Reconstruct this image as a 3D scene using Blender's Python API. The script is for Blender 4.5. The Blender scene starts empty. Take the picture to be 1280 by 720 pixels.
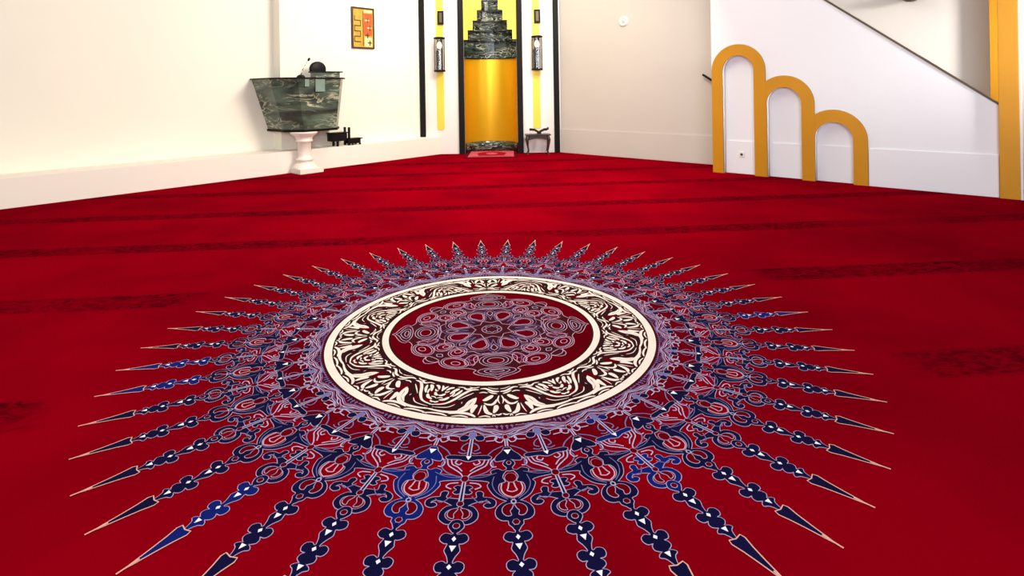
import bpy, bmesh, math, random
from mathutils import Vector, Matrix

# ------------------------------------------------------------------ camera, world, lights
S = bpy.context.scene
COL = S.collection
random.seed(7)
EYE = 1.6
cam = bpy.data.cameras.new('camera'); camo = bpy.data.objects.new('camera', cam); COL.objects.link(camo)
cam.sensor_width = 36.0; cam.sensor_fit = 'HORIZONTAL'
cam.lens = 36.0 * 704.4 / 1280.0
cam.shift_x = 0.0
cam.shift_y = -(360 - 110.7) / 1280.0
camo.matrix_world = Matrix.Translation((0, 0, EYE)) @ Matrix.Rotation(math.radians(90), 4, 'X') @ Matrix.Rotation(math.radians(-0.905), 4, 'Z')
S.camera = camo
vs = S.view_settings
vs.view_transform = 'Standard'; vs.look = 'None'; vs.gamma = 1.0; vs.exposure = 0.0; vs.use_curve_mapping = False

wd = bpy.data.worlds.new('world'); S.world = wd; wd.use_nodes = True
wd.node_tree.nodes['Background'].inputs[0].default_value = (0.96, 0.97, 1.0, 1)
wd.node_tree.nodes['Background'].inputs[1].default_value = 0.30

# room axes: the two long walls meet square to each other, the mihrab cuts the corner between them
T = Vector((.6743, .7385, 0)); U = Vector((.7385, -.6743, 0))
def W(a, b, z=0.0):
    return T * a + U * b + Vector((0, 0, z))

def area(name, loc, target, sx, sy, power, color, spread=180):
    l = bpy.data.lights.new(name, 'AREA'); l.shape = 'RECTANGLE'; l.size = sx; l.size_y = sy
    l.energy = power; l.color = color; l.spread = math.radians(spread)
    o = bpy.data.objects.new(name, l); COL.objects.link(o); o.location = loc
    o.rotation_euler = (Vector(target) - Vector(loc)).to_track_quat('-Z', 'Y').to_euler()
    return o
# prayer hall windows and lamp outside the frame, plus an added mihrab light
area('window_light_warm', W(7.4, -4.2, 5.2), W(4.8, -11.2, 1.4), 2.4, 1.8, 450, (1.0, .93, .78))
area('window_light_cool', W(-2.5, 4.0, 3.2), W(10.2, -2.6, 1.4), 4.0, 3.0, 780, (.78, .86, 1.0))
area('window_light_behind', W(-5.0, -3.5, 3.6), W(6.0, -11.2, 1.8), 5.0, 3.0, 300, (1.0, .94, .84))
area('hall_lamp_light', (0.8, 8.2, 5.8), (0.8, 8.2, 0), 5.0, 4.0, 230, (1.0, .92, .84))
area('window_light_side', W(9.0, 4.8, 3.0), W(11.15, -1.1, 2.1), .8, 1.3, 52.0, (.98, .95, .95), 34)
area('mihrab_highlight_light', (-1.25, 12.0, 5.2), (-0.60, 14.3, 1.6), .85, 1.4, 110, (1.0, .90, .70))  # added unseen light, sized for the vertical highlight on the brass

# ------------------------------------------------------------------ helpers
def tag(o, label=None, cat=None, group=None, kind=None):
    if label: o['label'] = label
    if cat: o['category'] = cat
    if group: o['group'] = group
    if kind: o['kind'] = kind
    return o
def obj(name, bm, mats, parent=None, smooth=False):
    me = bpy.data.meshes.new(name); bm.to_mesh(me); bm.free()
    if not isinstance(mats, (list, tuple)): mats = [mats]
    for m in mats: me.materials.append(m)
    if smooth:
        for p in me.polygons: p.use_smooth = True
    o = bpy.data.objects.new(name, me); COL.objects.link(o)
    if parent:
        o.parent = parent
        o.matrix_parent_inverse = Matrix.Identity(4)
    return o
def empty(name, loc, label, cat, group=None, rz=0.0):
    o = bpy.data.objects.new(name, None); COL.objects.link(o); o.location = loc
    o.rotation_euler = (0, 0, rz); o.empty_display_size = .1
    return tag(o, label, cat, group)
def box(bm, x0, x1, y0, y1, z0, z1, bev=0.0, mi=0):
    r = bmesh.ops.create_cube(bm, size=1.0)
    M = Matrix.Translation(((x0+x1)/2, (y0+y1)/2, (z0+z1)/2)) @ Matrix.Diagonal((abs(x1-x0), abs(y1-y0), abs(z1-z0), 1))
    bmesh.ops.transform(bm, matrix=M, verts=r['verts'])
    fs = list({f for v in r['verts'] for f in v.link_faces})
    for f in fs: f.material_index = mi
    if bev > 0:
        es = list({e for v in r['verts'] for e in v.link_edges})
        g = bmesh.ops.bevel(bm, geom=es, offset=bev, segments=2, affect='EDGES', profile=.7)
        for f in g['faces']: f.material_index = mi
    return bm
def prism(bm, poly, z0, z1, poly2=None, mi=0, cap=True):
    """polygon in xy from z0 to z1; poly2 = top outline"""
    poly2 = poly2 or poly
    lo = [bm.verts.new((p[0], p[1], z0)) for p in poly]; hi = [bm.verts.new((p[0], p[1], z1)) for p in poly2]
    n = len(poly); fs = []
    for i in range(n):
        fs.append(bm.faces.new((lo[i], lo[(i+1) % n], hi[(i+1) % n], hi[i])))
    if cap:
        fs.append(bm.faces.new(hi)); fs.append(bm.faces.new(lo[::-1]))
    for f in fs: f.material_index = mi
    bmesh.ops.recalc_face_normals(bm, faces=bm.faces)
    return bm
def lathe(bm, prof, cx=0, cy=0, n=32, mi=0, a0=0, a1=2*math.pi):
    full = abs(a1-a0-2*math.pi) < 1e-6
    m = n if full else n+1
    rings = []
    for (r, z) in prof:
        rings.append([bm.verts.new((cx+max(r, 1e-4)*math.cos(a0+(a1-a0)*i/n), cy+max(r, 1e-4)*math.sin(a0+(a1-a0)*i/n), z)) for i in range(m)])
    for j in range(len(prof)-1):
        for i in range(n):
            k = (i+1) % m
            f = bm.faces.new((rings[j][i], rings[j][k], rings[j+1][k], rings[j+1][i])); f.material_index = mi; f.smooth = True
    return bm
def tube(bm, pts, rad, n=10, mi=0):
    pts = [Vector(p) for p in pts]; rs = rad if isinstance(rad, (list, tuple)) else [rad]*len(pts)
    rings = []
    for i, p in enumerate(pts):
        d = (pts[min(i+1, len(pts)-1)] - pts[max(i-1, 0)]).normalized()
        up = Vector((0, 0, 1)) if abs(d.z) < .9 else Vector((1, 0, 0))
        x = d.cross(up).normalized(); y = d.cross(x).normalized()
        rings.append([bm.verts.new(p + (x*math.cos(2*math.pi*k/n) + y*math.sin(2*math.pi*k/n))*rs[i]) for k in range(n)])
    for j in range(len(rings)-1):
        for k in range(n):
            f = bm.faces.new((rings[j][k], rings[j][(k+1) % n], rings[j+1][(k+1) % n], rings[j+1][k])); f.smooth = True; f.material_index = mi
    bm.faces.new(rings[0][::-1]); bm.faces.new(rings[-1])
    return bm
def plate(outer, holes, thick, name='plate'):
    """flat slab in local XZ plane (given as (x,z) loops), thickness along +Y; returns a bmesh"""
    cu = bpy.data.curves.new(name, 'CURVE'); cu.dimensions = '2D'; cu.fill_mode = 'BOTH'; cu.extrude = thick/2
    for lp in [outer]+holes:
        sp = cu.splines.new('POLY'); sp.points.add(len(lp)-1); sp.use_cyclic_u = True
        for q, p in zip(sp.points, lp): q.co = (p[0], p[1], 0, 1)
    o = bpy.data.objects.new(name, cu); COL.objects.link(o)
    dg = bpy.context.evaluated_depsgraph_get(); dg.update()
    me = bpy.data.meshes.new_from_object(o.evaluated_get(dg))
    bm = bmesh.new(); bm.from_mesh(me)
    bpy.data.objects.remove(o); bpy.data.curves.remove(cu); bpy.data.meshes.remove(me)
    # curve xy -> xz ; curve z (-t/2..t/2) -> y (0..t)
    for v in bm.verts: v.co = Vector((v.co.x, thick/2 - v.co.z, v.co.y))
    bmesh.ops.remove_doubles(bm, verts=bm.verts, dist=1e-5)
    bmesh.ops.recalc_face_normals(bm, faces=bm.faces)
    return bm
def place(bm, origin, xd, yd):
    """map local (x,y,z) to origin + x*xd + y*yd + z"""
    M = Matrix(((xd.x, yd.x, 0, origin.x), (xd.y, yd.y, 0, origin.y), (0, 0, 1, origin.z), (0, 0, 0, 1)))
    bm.transform(M)
    if xd.x*yd.y - xd.y*yd.x < 0: bmesh.ops.reverse_faces(bm, faces=bm.faces)
    return bm

# ------------------------------------------------------------------ materials
def lin(c):
    return tuple(((v/255)/12.92 if v/255 <= .04045 else ((v/255+.055)/1.055)**2.4) for v in c) + (1,)
def mat(name, rgb, rough=.6, metal=0.0, spec=.5, noise=0.0, nscale=8.0, bump=0.0, bscale=40.0, coat=0.0, aniso=0):
    m = bpy.data.materials.new(name); m.use_nodes = True; nt = m.node_tree; b = nt.nodes['Principled BSDF']
    b.inputs['Base Color'].default_value = lin(rgb); b.inputs['Roughness'].default_value = rough
    b.inputs['Metallic'].default_value = metal; b.inputs['Specular IOR Level'].default_value = spec
    b.inputs['Coat Weight'].default_value = coat; b.inputs['Anisotropic'].default_value = aniso
    tc = nt.nodes.new('ShaderNodeTexCoord')
    if noise > 0:
        n = nt.nodes.new('ShaderNodeTexNoise'); n.inputs['Scale'].default_value = nscale; n.inputs['Detail'].default_value = 4
        nt.links.new(tc.outputs['Object'], n.inputs['Vector'])
        r = nt.nodes.new('ShaderNodeMapRange'); r.inputs[1].default_value = .3; r.inputs[2].default_value = .7
        r.inputs[3].default_value = 1-noise; r.inputs[4].default_value = 1+noise*.4
        nt.links.new(n.outputs['Fac'], r.inputs[0])
        h = nt.nodes.new('ShaderNodeHueSaturation'); h.inputs['Color'].default_value = lin(rgb)
        nt.links.new(r.outputs[0], h.inputs['Value']); nt.links.new(h.outputs[0], b.inputs['Base Color'])
    if bump > 0:
        n2 = nt.nodes.new('ShaderNodeTexNoise'); n2.inputs['Scale'].default_value = bscale; n2.inputs['Detail'].default_value = 5
        nt.links.new(tc.outputs['Object'], n2.inputs['Vector'])
        bp = nt.nodes.new('ShaderNodeBump'); bp.inputs['Strength'].default_value = bump; bp.inputs['Distance'].default_value = .01
        nt.links.new(n2.outputs['Fac'], bp.inputs['Height']); nt.links.new(bp.outputs[0], b.inputs['Normal'])
    return m
def math_node(nt, op, a, b=None, clamp=False):
    n = nt.nodes.new('ShaderNodeMath'); n.operation = op; n.use_clamp = clamp
    for i, v in enumerate((a, b)):
        if v is None: continue
        if isinstance(v, (int, float)): n.inputs[i].default_value = v
        else: nt.links.new(v, n.inputs[i])
    return n.outputs[0]

MC = Vector((-.1595, 3.7477)); MR = 2.197            # medallion centre and radius
def carpet_mat(name, base, dark, stripes=True):
    m = bpy.data.materials.new(name); m.use_nodes = True; nt = m.node_tree; N = nt.nodes; L = nt.links
    b = N['Principled BSDF']; b.inputs['Roughness'].default_value = .95; b.inputs['Specular IOR Level'].default_value = .0
    b.inputs['Sheen Weight'].default_value = .03; b.inputs['Sheen Roughness'].default_value = .5
    b.inputs['Sheen Tint'].default_value = lin((255, 30, 80))
    g = N.new('ShaderNodeNewGeometry'); sp = N.new('ShaderNodeSeparateXYZ'); L.new(g.outputs['Position'], sp.inputs[0])
    x, y = sp.outputs[0], sp.outputs[1]
    n1 = N.new('ShaderNodeTexNoise'); n1.inputs['Scale'].default_value = .8; n1.inputs['Detail'].default_value = 3
    L.new(g.outputs['Position'], n1.inputs['Vector'])
    mix = N.new('ShaderNodeMix'); mix.data_type = 'RGBA'
    mix.inputs[6].default_value = lin(base); mix.inputs[7].default_value = lin([c*.80 for c in base])
    f1 = math_node(nt, 'MULTIPLY', math_node(nt, 'SUBTRACT', n1.outputs['Fac'], .38), 3.0, True)
    L.new(f1, mix.inputs[0]); out = mix.outputs[2]
    if stripes:
        c = math_node(nt, 'SUBTRACT', y, math_node(nt, 'MULTIPLY', x, .078))
        ph = math_node(nt, 'DIVIDE', math_node(nt, 'SUBTRACT', c, 3.02-.785), 1.56)
        fr = math_node(nt, 'FRACT', ph)
        d = math_node(nt, 'MULTIPLY', math_node(nt, 'ABSOLUTE', math_node(nt, 'SUBTRACT', fr, .5)), 1.56)   # metres from band axis
        band = math_node(nt, 'MULTIPLY', math_node(nt, 'SUBTRACT', .17, d), 22, True)
        edge = math_node(nt, 'MULTIPLY', math_node(nt, 'SUBTRACT', .02, math_node(nt, 'ABSOLUTE', math_node(nt, 'SUBTRACT', d, .12))), 60, True)
        mp = N.new('ShaderNodeMapping'); mp.inputs['Rotation'].default_value = (0, 0, math.radians(-4.5)); mp.inputs['Scale'].default_value = (5, 9, 1)
        L.new(g.outputs['Position'], mp.inputs[0])
        n2 = N.new('ShaderNodeTexNoise'); n2.inputs['Scale'].default_value = 1.6; n2.inputs['Detail'].default_value = 4; n2.inputs['Distortion'].default_value = 2.0
        L.new(mp.outputs[0], n2.inputs['Vector'])
        mott = math_node(nt, 'MULTIPLY', math_node(nt, 'SUBTRACT', n2.outputs['Fac'], .44), 6, True)
        n3 = N.new('ShaderNodeTexNoise'); n3.inputs['Scale'].default_value = .55; n3.inputs['Detail'].default_value = 2
        L.new(g.outputs['Position'], n3.inputs['Vector'])
        strong = math_node(nt, 'MULTIPLY', math_node(nt, 'SUBTRACT', n3.outputs['Fac'], .30), 4.5, True)
        f = math_node(nt, 'MULTIPLY', band, math_node(nt, 'ADD', math_node(nt, 'MULTIPLY', mott, .62), .30))
        f = math_node(nt, 'ADD', f, math_node(nt, 'MULTIPLY', math_node(nt, 'MULTIPLY', edge, mott), .25), True)
        f = math_node(nt, 'MULTIPLY', f, math_node(nt, 'ADD', math_node(nt, 'MULTIPLY', strong, .6), .4))
        # the bands stop around the medallion
        dx = math_node(nt, 'SUBTRACT', x, MC.x); dy = math_node(nt, 'SUBTRACT', y, MC.y)
        rr = math_node(nt, 'SQRT', math_node(nt, 'ADD', math_node(nt, 'MULTIPLY', dx, dx), math_node(nt, 'MULTIPLY', dy, dy)))
        far = math_node(nt, 'MULTIPLY', math_node(nt, 'SUBTRACT', rr, 2.35), 5, True)
        near = math_node(nt, 'MULTIPLY', math_node(nt, 'SUBTRACT', y, 2.6), 8, True)
        f = math_node(nt, 'MULTIPLY', math_node(nt, 'MULTIPLY', f, far), near)
        mx2 = N.new('ShaderNodeMix'); mx2.data_type = 'RGBA'; L.new(out, mx2.inputs[6]); mx2.inputs[7].default_value = lin(dark)
        L.new(f, mx2.inputs[0]); out = mx2.outputs[2]
    L.new(out, b.inputs['Base Color'])
    nb = N.new('ShaderNodeTexNoise'); nb.inputs['Scale'].default_value = 260; L.new(g.outputs['Position'], nb.inputs['Vector'])
    bp = N.new('ShaderNodeBump'); bp.inputs['Strength'].default_value = .25; bp.inputs['Distance'].default_value = .004
    L.new(nb.outputs['Fac'], bp.inputs['Height']); L.new(bp.outputs[0], b.inputs['Normal'])
    return m
def marble_mat(name, dark, mid, vein, scale=2.2, vw=.045, rough=.14):
    m = bpy.data.materials.new(name); m.use_nodes = True; nt = m.node_tree; N = nt.nodes; L = nt.links
    b = N['Principled BSDF']; b.inputs['Roughness'].default_value = rough; b.inputs['Specular IOR Level'].default_value = .6
    tc = N.new('ShaderNodeTexCoord'); mp = N.new('ShaderNodeMapping'); mp.inputs['Rotation'].default_value = (.35, .45, .2)
    mp.inputs['Scale'].default_value = (.8, .8, 2.8)
    L.new(tc.outputs['Object'], mp.inputs[0])
    n = N.new('ShaderNodeTexNoise'); n.inputs['Scale'].default_value = scale; n.inputs['Detail'].default_value = 6; n.inputs['Distortion'].default_value = 1.4
    L.new(mp.outputs[0], n.inputs['Vector'])
    r = N.new('ShaderNodeValToRGB'); r.color_ramp.elements[0].position = .36; r.color_ramp.elements[0].color = lin(dark)
    r.color_ramp.elements[1].position = .62; r.color_ramp.elements[1].color = lin(mid)
    L.new(n.outputs['Fac'], r.inputs[0])
    n2 = N.new('ShaderNodeTexNoise'); n2.inputs['Scale'].default_value = scale*1.7; n2.inputs['Detail'].default_value = 5; n2.inputs['Distortion'].default_value = 2.2
    L.new(mp.outputs[0], n2.inputs['Vector'])
    v = math_node(nt, 'ABSOLUTE', math_node(nt, 'SUBTRACT', n2.outputs['Fac'], .5))
    v = math_node(nt, 'MULTIPLY', math_node(nt, 'SUBTRACT', vw, v), 1.0/vw*1.3, True)
    n3 = N.new('ShaderNodeTexNoise'); n3.inputs['Scale'].default_value = scale*.9; L.new(mp.outputs[0], n3.inputs['Vector'])
    v = math_node(nt, 'MULTIPLY', v, math_node(nt, 'MULTIPLY', math_node(nt, 'SUBTRACT', n3.outputs['Fac'], .40), 6, True))
    mx = N.new('ShaderNodeMix'); mx.data_type = 'RGBA'; L.new(r.outputs[0], mx.inputs[6]); mx.inputs[7].default_value = lin(vein)
    L.new(v, mx.inputs[0]); L.new(mx.outputs[2], b.inputs['Base Color'])
    return m
def emit(name, rgb, s):
    m = bpy.data.materials.new(name); m.use_nodes = True; b = m.node_tree.nodes['Principled BSDF']
    b.inputs['Base Color'].default_value = lin(rgb); b.inputs['Emission Color'].default_value = lin(rgb); b.inputs['Emission Strength'].default_value = s
    return m
def glass(name, rgb, rough=.02):
    m = bpy.data.materials.new(name); m.use_nodes = True; b = m.node_tree.nodes['Principled BSDF']
    b.inputs['Base Color'].default_value = lin(rgb); b.inputs['Transmission Weight'].default_value = 1; b.inputs['Roughness'].default_value = rough
    return m

CARPET = carpet_mat('carpet_red', (134, 0, 15), (58, 0, 8))
CARPET_IN = carpet_mat('carpet_wine', (104, 1, 14), (58, 2, 10), False)
M = dict(
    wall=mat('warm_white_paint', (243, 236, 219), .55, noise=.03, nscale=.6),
    wall_r=mat('shade_toned_paint', (198, 190, 180), .5, noise=.03, nscale=.5),  # paint greyed to carry the shade on the farther wall
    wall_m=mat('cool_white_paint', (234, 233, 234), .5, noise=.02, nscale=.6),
    face=mat('white_marble_facing', (236, 226, 218), .3, noise=.03, nscale=1.2),
    trim=mat('white_ledge_paint', (244, 234, 220), .5),
    navy=mat('navy_wool', (13, 10, 52), .95, spec=.05, noise=.35, nscale=1.6),
    blue=mat('bright_blue_wool', (12, 26, 100), .95, spec=.05),
    line=mat('lilac_yarn', (184, 168, 200), .95, spec=.05),
    rose=mat('rose_yarn', (206, 158, 176), .95, spec=.05),
    peach=mat('peach_yarn', (226, 168, 150), .95, spec=.05),
    white=mat('white_yarn', (240, 236, 238), .95, spec=.05),
    grey=mat('grey_blue_yarn', (112, 108, 158), .95, spec=.05),
    cream=mat('cream_yarn', (247, 228, 212), .95, spec=.05, noise=.08, nscale=9),
    plum=mat('dark_plum_yarn', (66, 8, 20), .95, spec=.05),
    brown=mat('dark_brown_yarn', (46, 12, 14), .95, spec=.05),
    gold=mat('gold_paint_arch', (206, 142, 16), .42, metal=.25, noise=.05, nscale=2),
    gold_edge=mat('shaded_gold_edge', (104, 92, 34), .5, metal=.3),  # gold of the band sides, darkened to olive for their shade
    brass=mat('brass_niche', (222, 170, 20), .33, metal=.55, aniso=.6),
    yellow=mat('yellow_brass_sheet', (236, 204, 58), .4, metal=.1),
    black=mat('black_granite', (14, 11, 8), .5, spec=.15),
    blackm=mat('black_metal', (9, 8, 9), .5, spec=.2),
    marble=marble_mat('dark_green_marble', (12, 18, 14), (58, 72, 62), (176, 178, 160), 1.6, .035),
    pmarble=marble_mat('green_marble', (24, 34, 29), (84, 104, 88), (190, 186, 158), 1.1, .034, .32),
    ped=mat('white_marble_pedestal', (240, 228, 214), .3, noise=.05, nscale=3),
    wood=mat('dark_carved_wood', (46, 20, 17), .4, noise=.3, nscale=14),
    chrome=mat('polished_chrome', (220, 220, 222), .12, metal=1.0),
    glass=glass('lantern_glass', (235, 235, 235)),
    bulb=emit('lamp_bulb', (255, 240, 214), 1.0),
    plastic=mat('white_plastic', (232, 228, 222), .4),
    pane=mat('pale_green_marble', (120, 140, 128), .2, noise=.15, nscale=6),
    rail=mat('dark_bronze_rail', (84, 74, 52), .4, metal=.4),
    rug=mat('rug_crimson', (150, 10, 30), .95, spec=.05), rugd=mat('rug_dark_border', (84, 6, 18), .95, spec=.05),
    rugp=mat('rug_pink', (190, 84, 98), .95, spec=.05),
    art1=mat('art_gold', (196, 156, 44), .5, noise=.25, nscale=12), art2=mat('art_orange', (214, 84, 30), .5, noise=.2, nscale=12),
    art3=mat('art_cream', (232, 214, 150), .5), art4=mat('art_brown', (88, 56, 20), .5),
)

# ------------------------------------------------------------------ the room
bm = bmesh.new()
vsx = [bm.verts.new(p) for p in ((-16, -4, 0), (14, -4, 0), (14, 17, 0), (-16, 17, 0))]
bm.faces.new(vsx)
floor = tag(obj('floor', bm, CARPET), 'deep red wall-to-wall carpet with darker prayer row bands', kind='structure')

HWALL = 5.6
BL, BR = -11.42, -11.12            # left wall: outer part, and the part nearer the mihrab
YF = 14.0
# corner where the mihrab face (y = YF) meets the right-hand part of the left wall
def a_at(b, y):                    # a such that W(a,b).y == y
    return (y - U.y*b)/T.y
aL = a_at(BR, YF)
STEP = 5.25
bm = bmesh.new()
place(box(bm, -9, STEP, BL-.25, BL, 0, HWALL), Vector((0, 0, 0)), T, U)
wl = tag(obj('wall_left', bm, M['wall']), 'long warm white wall on the left', kind='structure')
bm = bmesh.new(); place(box(bm, STEP, aL+.03, BL-.25, BR, 0, HWALL), Vector(), T, U)
tag(obj('wall_left_projection', bm, M['wall']), 'projecting warm white wall part behind the pulpit', kind='structure')
bm = bmesh.new(); aE = a_at(-10.77, YF)
q = lambda a, b: (W(a, b).x, W(a, b).y)
prism(bm, [q(-9, BL+.005), q(-9, -10.77), (W(aE, -10.77).x, YF-.004), (W(aL, BR+.004).x, YF-.004), q(STEP, BR+.004), q(STEP-.004, BL+.005)], 0, .43)
tag(obj('trim_1', bm, M['trim']), 'low white ledge along the left wall', kind='structure')
# back-right wall (a = 11.15) from mihrab corner to beyond the gold gateway
AB = 11.15
bC = (YF - T.y*AB)/U.y             # b where that wall meets y = YF
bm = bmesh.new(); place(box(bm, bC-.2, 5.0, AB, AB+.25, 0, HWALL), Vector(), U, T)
tag(obj('wall_right', bm, M['wall_r']), 'long pale wall on the right, shade toned into its paint', kind='structure')
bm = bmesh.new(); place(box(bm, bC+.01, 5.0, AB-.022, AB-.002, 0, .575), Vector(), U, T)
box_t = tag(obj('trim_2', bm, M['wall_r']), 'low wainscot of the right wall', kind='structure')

# mihrab face: white stone with an opening for the niche
xl, xr = W(aL, BR).x, W(AB, bC).x
NX0, NX1, NXC, NR = -1.18, .125, -.5275, .6525
tiers = [(2.61, 2.83, .6525), (2.83, 3.07, .555), (3.07, 3.31, .43), (3.31, 3.57, .32), (3.57, 3.82, .21), (3.82, 4.06, .10)]
def stepped(z0):
    L_ = [(NXC-.6525, z0)]
    for (za, zb, w) in tiers: L_ += [(NXC-w, za), (NXC-w, zb)]
    R_ = [(2*NXC-x, z) for x, z in L_[::-1]]
    return L_ + R_
outer = [(xl-.3, 0.0), (NX0-.005, 0), (NX0-.005, 4.3), (NX1+.005, 4.3), (NX1+.005, 0), (xr+.3, 0.0), (xr+.3, HWALL), (xl-.3, HWALL)]
bm = plate(outer, [], .18); place(bm, Vector((0, YF, 0)), Vector((1, 0, 0)), Vector((0, 1, 0)))
tag(obj('wall_mihrab', bm, M['face']), 'white stone wall facing across the corner around the mihrab', kind='structure')

# ------------------------------------------------------------------ carpet medallion
LINES = ['line', 'navy', 'blue', 'rose', 'peach', 'white', 'grey', 'cream', 'brown', 'red', 'wine', 'plum']
LM = [M['line'], M['navy'], M['blue'], M['rose'], M['peach'], M['white'], M['grey'], M['cream'], M['brown'], CARPET, CARPET_IN, M['plum']]
class Deco:
    def __init__(s): s.bm = bmesh.new(); s.n = 0
    def lift(s, z): s.n += 1; return z + (s.n % 300)*1.6e-6      # keeps overlapping yarn shapes from sharing one plane
    def poly(s, pts, m, z):
        z = s.lift(z)
        try:
            f = s.bm.faces.new([s.bm.verts.new((p[0], p[1], z)) for p in pts]); f.material_index = LINES.index(m)
            f.normal_update()
            if f.normal.z < 0: f.normal_flip()
        except ValueError: pass
    def ribbon(s, pts, w, m, z, closed=False):
        z = s.lift(z)
        n = len(pts); ws = w if isinstance(w, list) else [w]*n
        A = []; B = []
        for i in range(n):
            p0 = pts[(i-1) % n] if (closed or i > 0) else pts[i]; p1 = pts[(i+1) % n] if (closed or i < n-1) else pts[i]
            d = Vector((p1[0]-p0[0], p1[1]-p0[1])); L = d.length or 1; nx, ny = -d.y/L*ws[i], d.x/L*ws[i]
            A.append(s.bm.verts.new((pts[i][0]+nx, pts[i][1]+ny, z))); B.append(s.bm.verts.new((pts[i][0]-nx, pts[i][1]-ny, z)))
        for i in range(n if closed else n-1):
            j = (i+1) % n
            f = s.bm.faces.new((B[i], B[j], A[j], A[i])); f.material_index = LINES.index(m)
D = Deco()
def cr(pts, closed=True, k=4):
    n = len(pts); out = []
    rng = range(n) if closed else range(n-1)
    for i in rng:
        g = (lambda j: pts[j % n]) if closed else (lambda j: pts[max(0, min(n-1, j))])
        p0, p1, p2, p3 = g(i-1), g(i), g(i+1), g(i+2)
        for s_ in range(k):
            t = s_/k
            out.append(tuple(.5*((2*p1[c]) + (-p0[c]+p2[c])*t + (2*p0[c]-5*p1[c]+4*p2[c]-p3[c])*t*t + (-p0[c]+3*p1[c]-3*p2[c]+p3[c])*t**3) for c in (0, 1)))
    if not closed: out.append(tuple(pts[-1]))
    return out
PH0 = math.radians(237.63)
def pol(k, r):
    a = PH0 + math.radians(7.5)*k
    return (MC.x + MR*r*math.cos(a), MC.y + MR*r*math.sin(a))
LW = .0028
Z1, Z2, Z3, Z4, Z5 = .0010, .0017, .0024, .0031, .0038
def shape(k, half, fill='navy', ln='line', smooth=True, z=Z1, zf=Z2, mirror=True, w=LW):
    """half outline (x>=0) from inner to outer, mirrored about the spoke axis"""
    pts = half + [(-x, r) for x, r in half[::-1] if x > 1e-6] if mirror else half
    P = cr(pts, True, 3) if smooth else pts
    P = [pol(k+x, r) for x, r in P]
    D.ribbon(P, w, ln, z, True)
    if fill: D.poly(P, fill, zf)
def both(k, pts, **kw):
    for sgn in (1, -1): shape(k, [(sgn*x, r) for x, r in pts], mirror=False, **kw)
shape_ = shape
def circ(k, x, r, rx, rr, fill='navy', ln='line', z=Z3, zf=Z4, n=10):
    P = [pol(k+x+rx*math.cos(2*math.pi*i/n), r+rr*math.sin(2*math.pi*i/n)) for i in range(n)]
    if ln: D.ribbon(P, LW*.85, ln, z, True)
    if fill: D.poly(P, fill, zf)
def line(k, pts, w=LW, ln='line', z=Z3, sm=True, sides=(1, -1)):
    for sg in sides:
        P = cr(pts, False, 4) if sm else pts
        D.ribbon([pol(k+sg*x, r) for x, r in P], w, ln, z)
def spoke(k, fill):
    shape = lambda k, half, *a, **kw: shape_(k, [(x*.86, r) for x, r in half], *a, **kw)
    # neck + cross bar + heart
    shape(k, [(.03, .768), (.035, .785), (.17, .783), (.245, .789), (.25, .797), (.17, .803), (.10, .804), (.115, .811), (.13, .818), (.07, .828), (.035, .838), (.03, .843)], fill)
    D.poly([pol(k+x, r) for x, r in ((0, .790), (.036, .7955), (0, .801), (-.036, .7955))], 'white', Z5)
    D.poly([pol(k+x, r) for x, r in ((-.055, .809), (.055, .809), (0, .821))], 'white', Z5)
    # four lobed flower
    shape(k, [(.02, .836), (.05, .842), (.13, .838), (.22, .842), (.235, .850), (.19, .857), (.10, .858), (.145, .863), (.15, .870), (.09, .875), (.05, .877), (.12, .880), (.155, .885), (.09, .889), (.05, .896), (.02, .905)], fill)
    D.poly([pol(k+x, r) for x, r in ((0, .844), (.036, .849), (0, .854), (-.036, .849))], 'white', Z5)
    D.poly([pol(k+x, r) for x, r in ((-.045, .880), (.045, .880), (0, .891))], 'white', Z5)
    # long blade
    P = [(0, .906), (.105, .903), (.125, .911), (.085, .93), (.05, .955), (.022, .98), (0, 1.004), (-.022, .98), (-.05, .955), (-.085, .93), (-.125, .911), (-.105, .903)]
    P = [pol(k+x, r) for x, r in P]
    D.ribbon(P, .0024, 'peach', Z3, True); D.poly(P, fill, Z2)
    D.ribbon([pol(k, .975), pol(k, 1.008)], .0035, 'peach', Z4)
def unitA(k, fill):
    circ(k, 0, .531, .075, .0075, 'wine')
    line(k, [(.03, .539), (.035, .562)])
    shape(k, [(0, .566), (.08, .566), (.15, .577), (.27, .588), (.33, .598), (.31, .606), (.16, .605), (.06, .602), (0, .603)], fill)
    D.poly([pol(k+x, r) for x, r in ((-.10, .574), (.10, .574), (0, .588))], 'white', Z5)
    shape(k, [(.05, .602), (.13, .611), (.13, .618), (.06, .626), (.08, .634)], fill)
    circ(k, 0, .613, .05, .005, 'wine')
    # wings with long arms
    both(k, [(.05, .63), (.16, .634), (.28, .628), (.43, .634), (.42, .642), (.62, .645), (.90, .649), (.92, .656), (.62, .659), (.46, .664), (.50, .672), (.43, .688), (.32, .702), (.13, .713), (.03, .716), (.03, .708), (.16, .702), (.26, .690), (.28, .678), (.24, .668), (.13, .664), (.18, .652), (.13, .640)], fill=fill)
    circ(k, 0, .655, .13, .0125, 'wine', zf=Z4)
    line(k, [(.05, .668), (.08, .682), (.10, .688), (.0, .692)], ln='rose')
    line(k, [(.20, .668), (.22, .684), (.15, .698), (.0, .706)], ln='rose')
    heart(k, fill)
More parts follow.
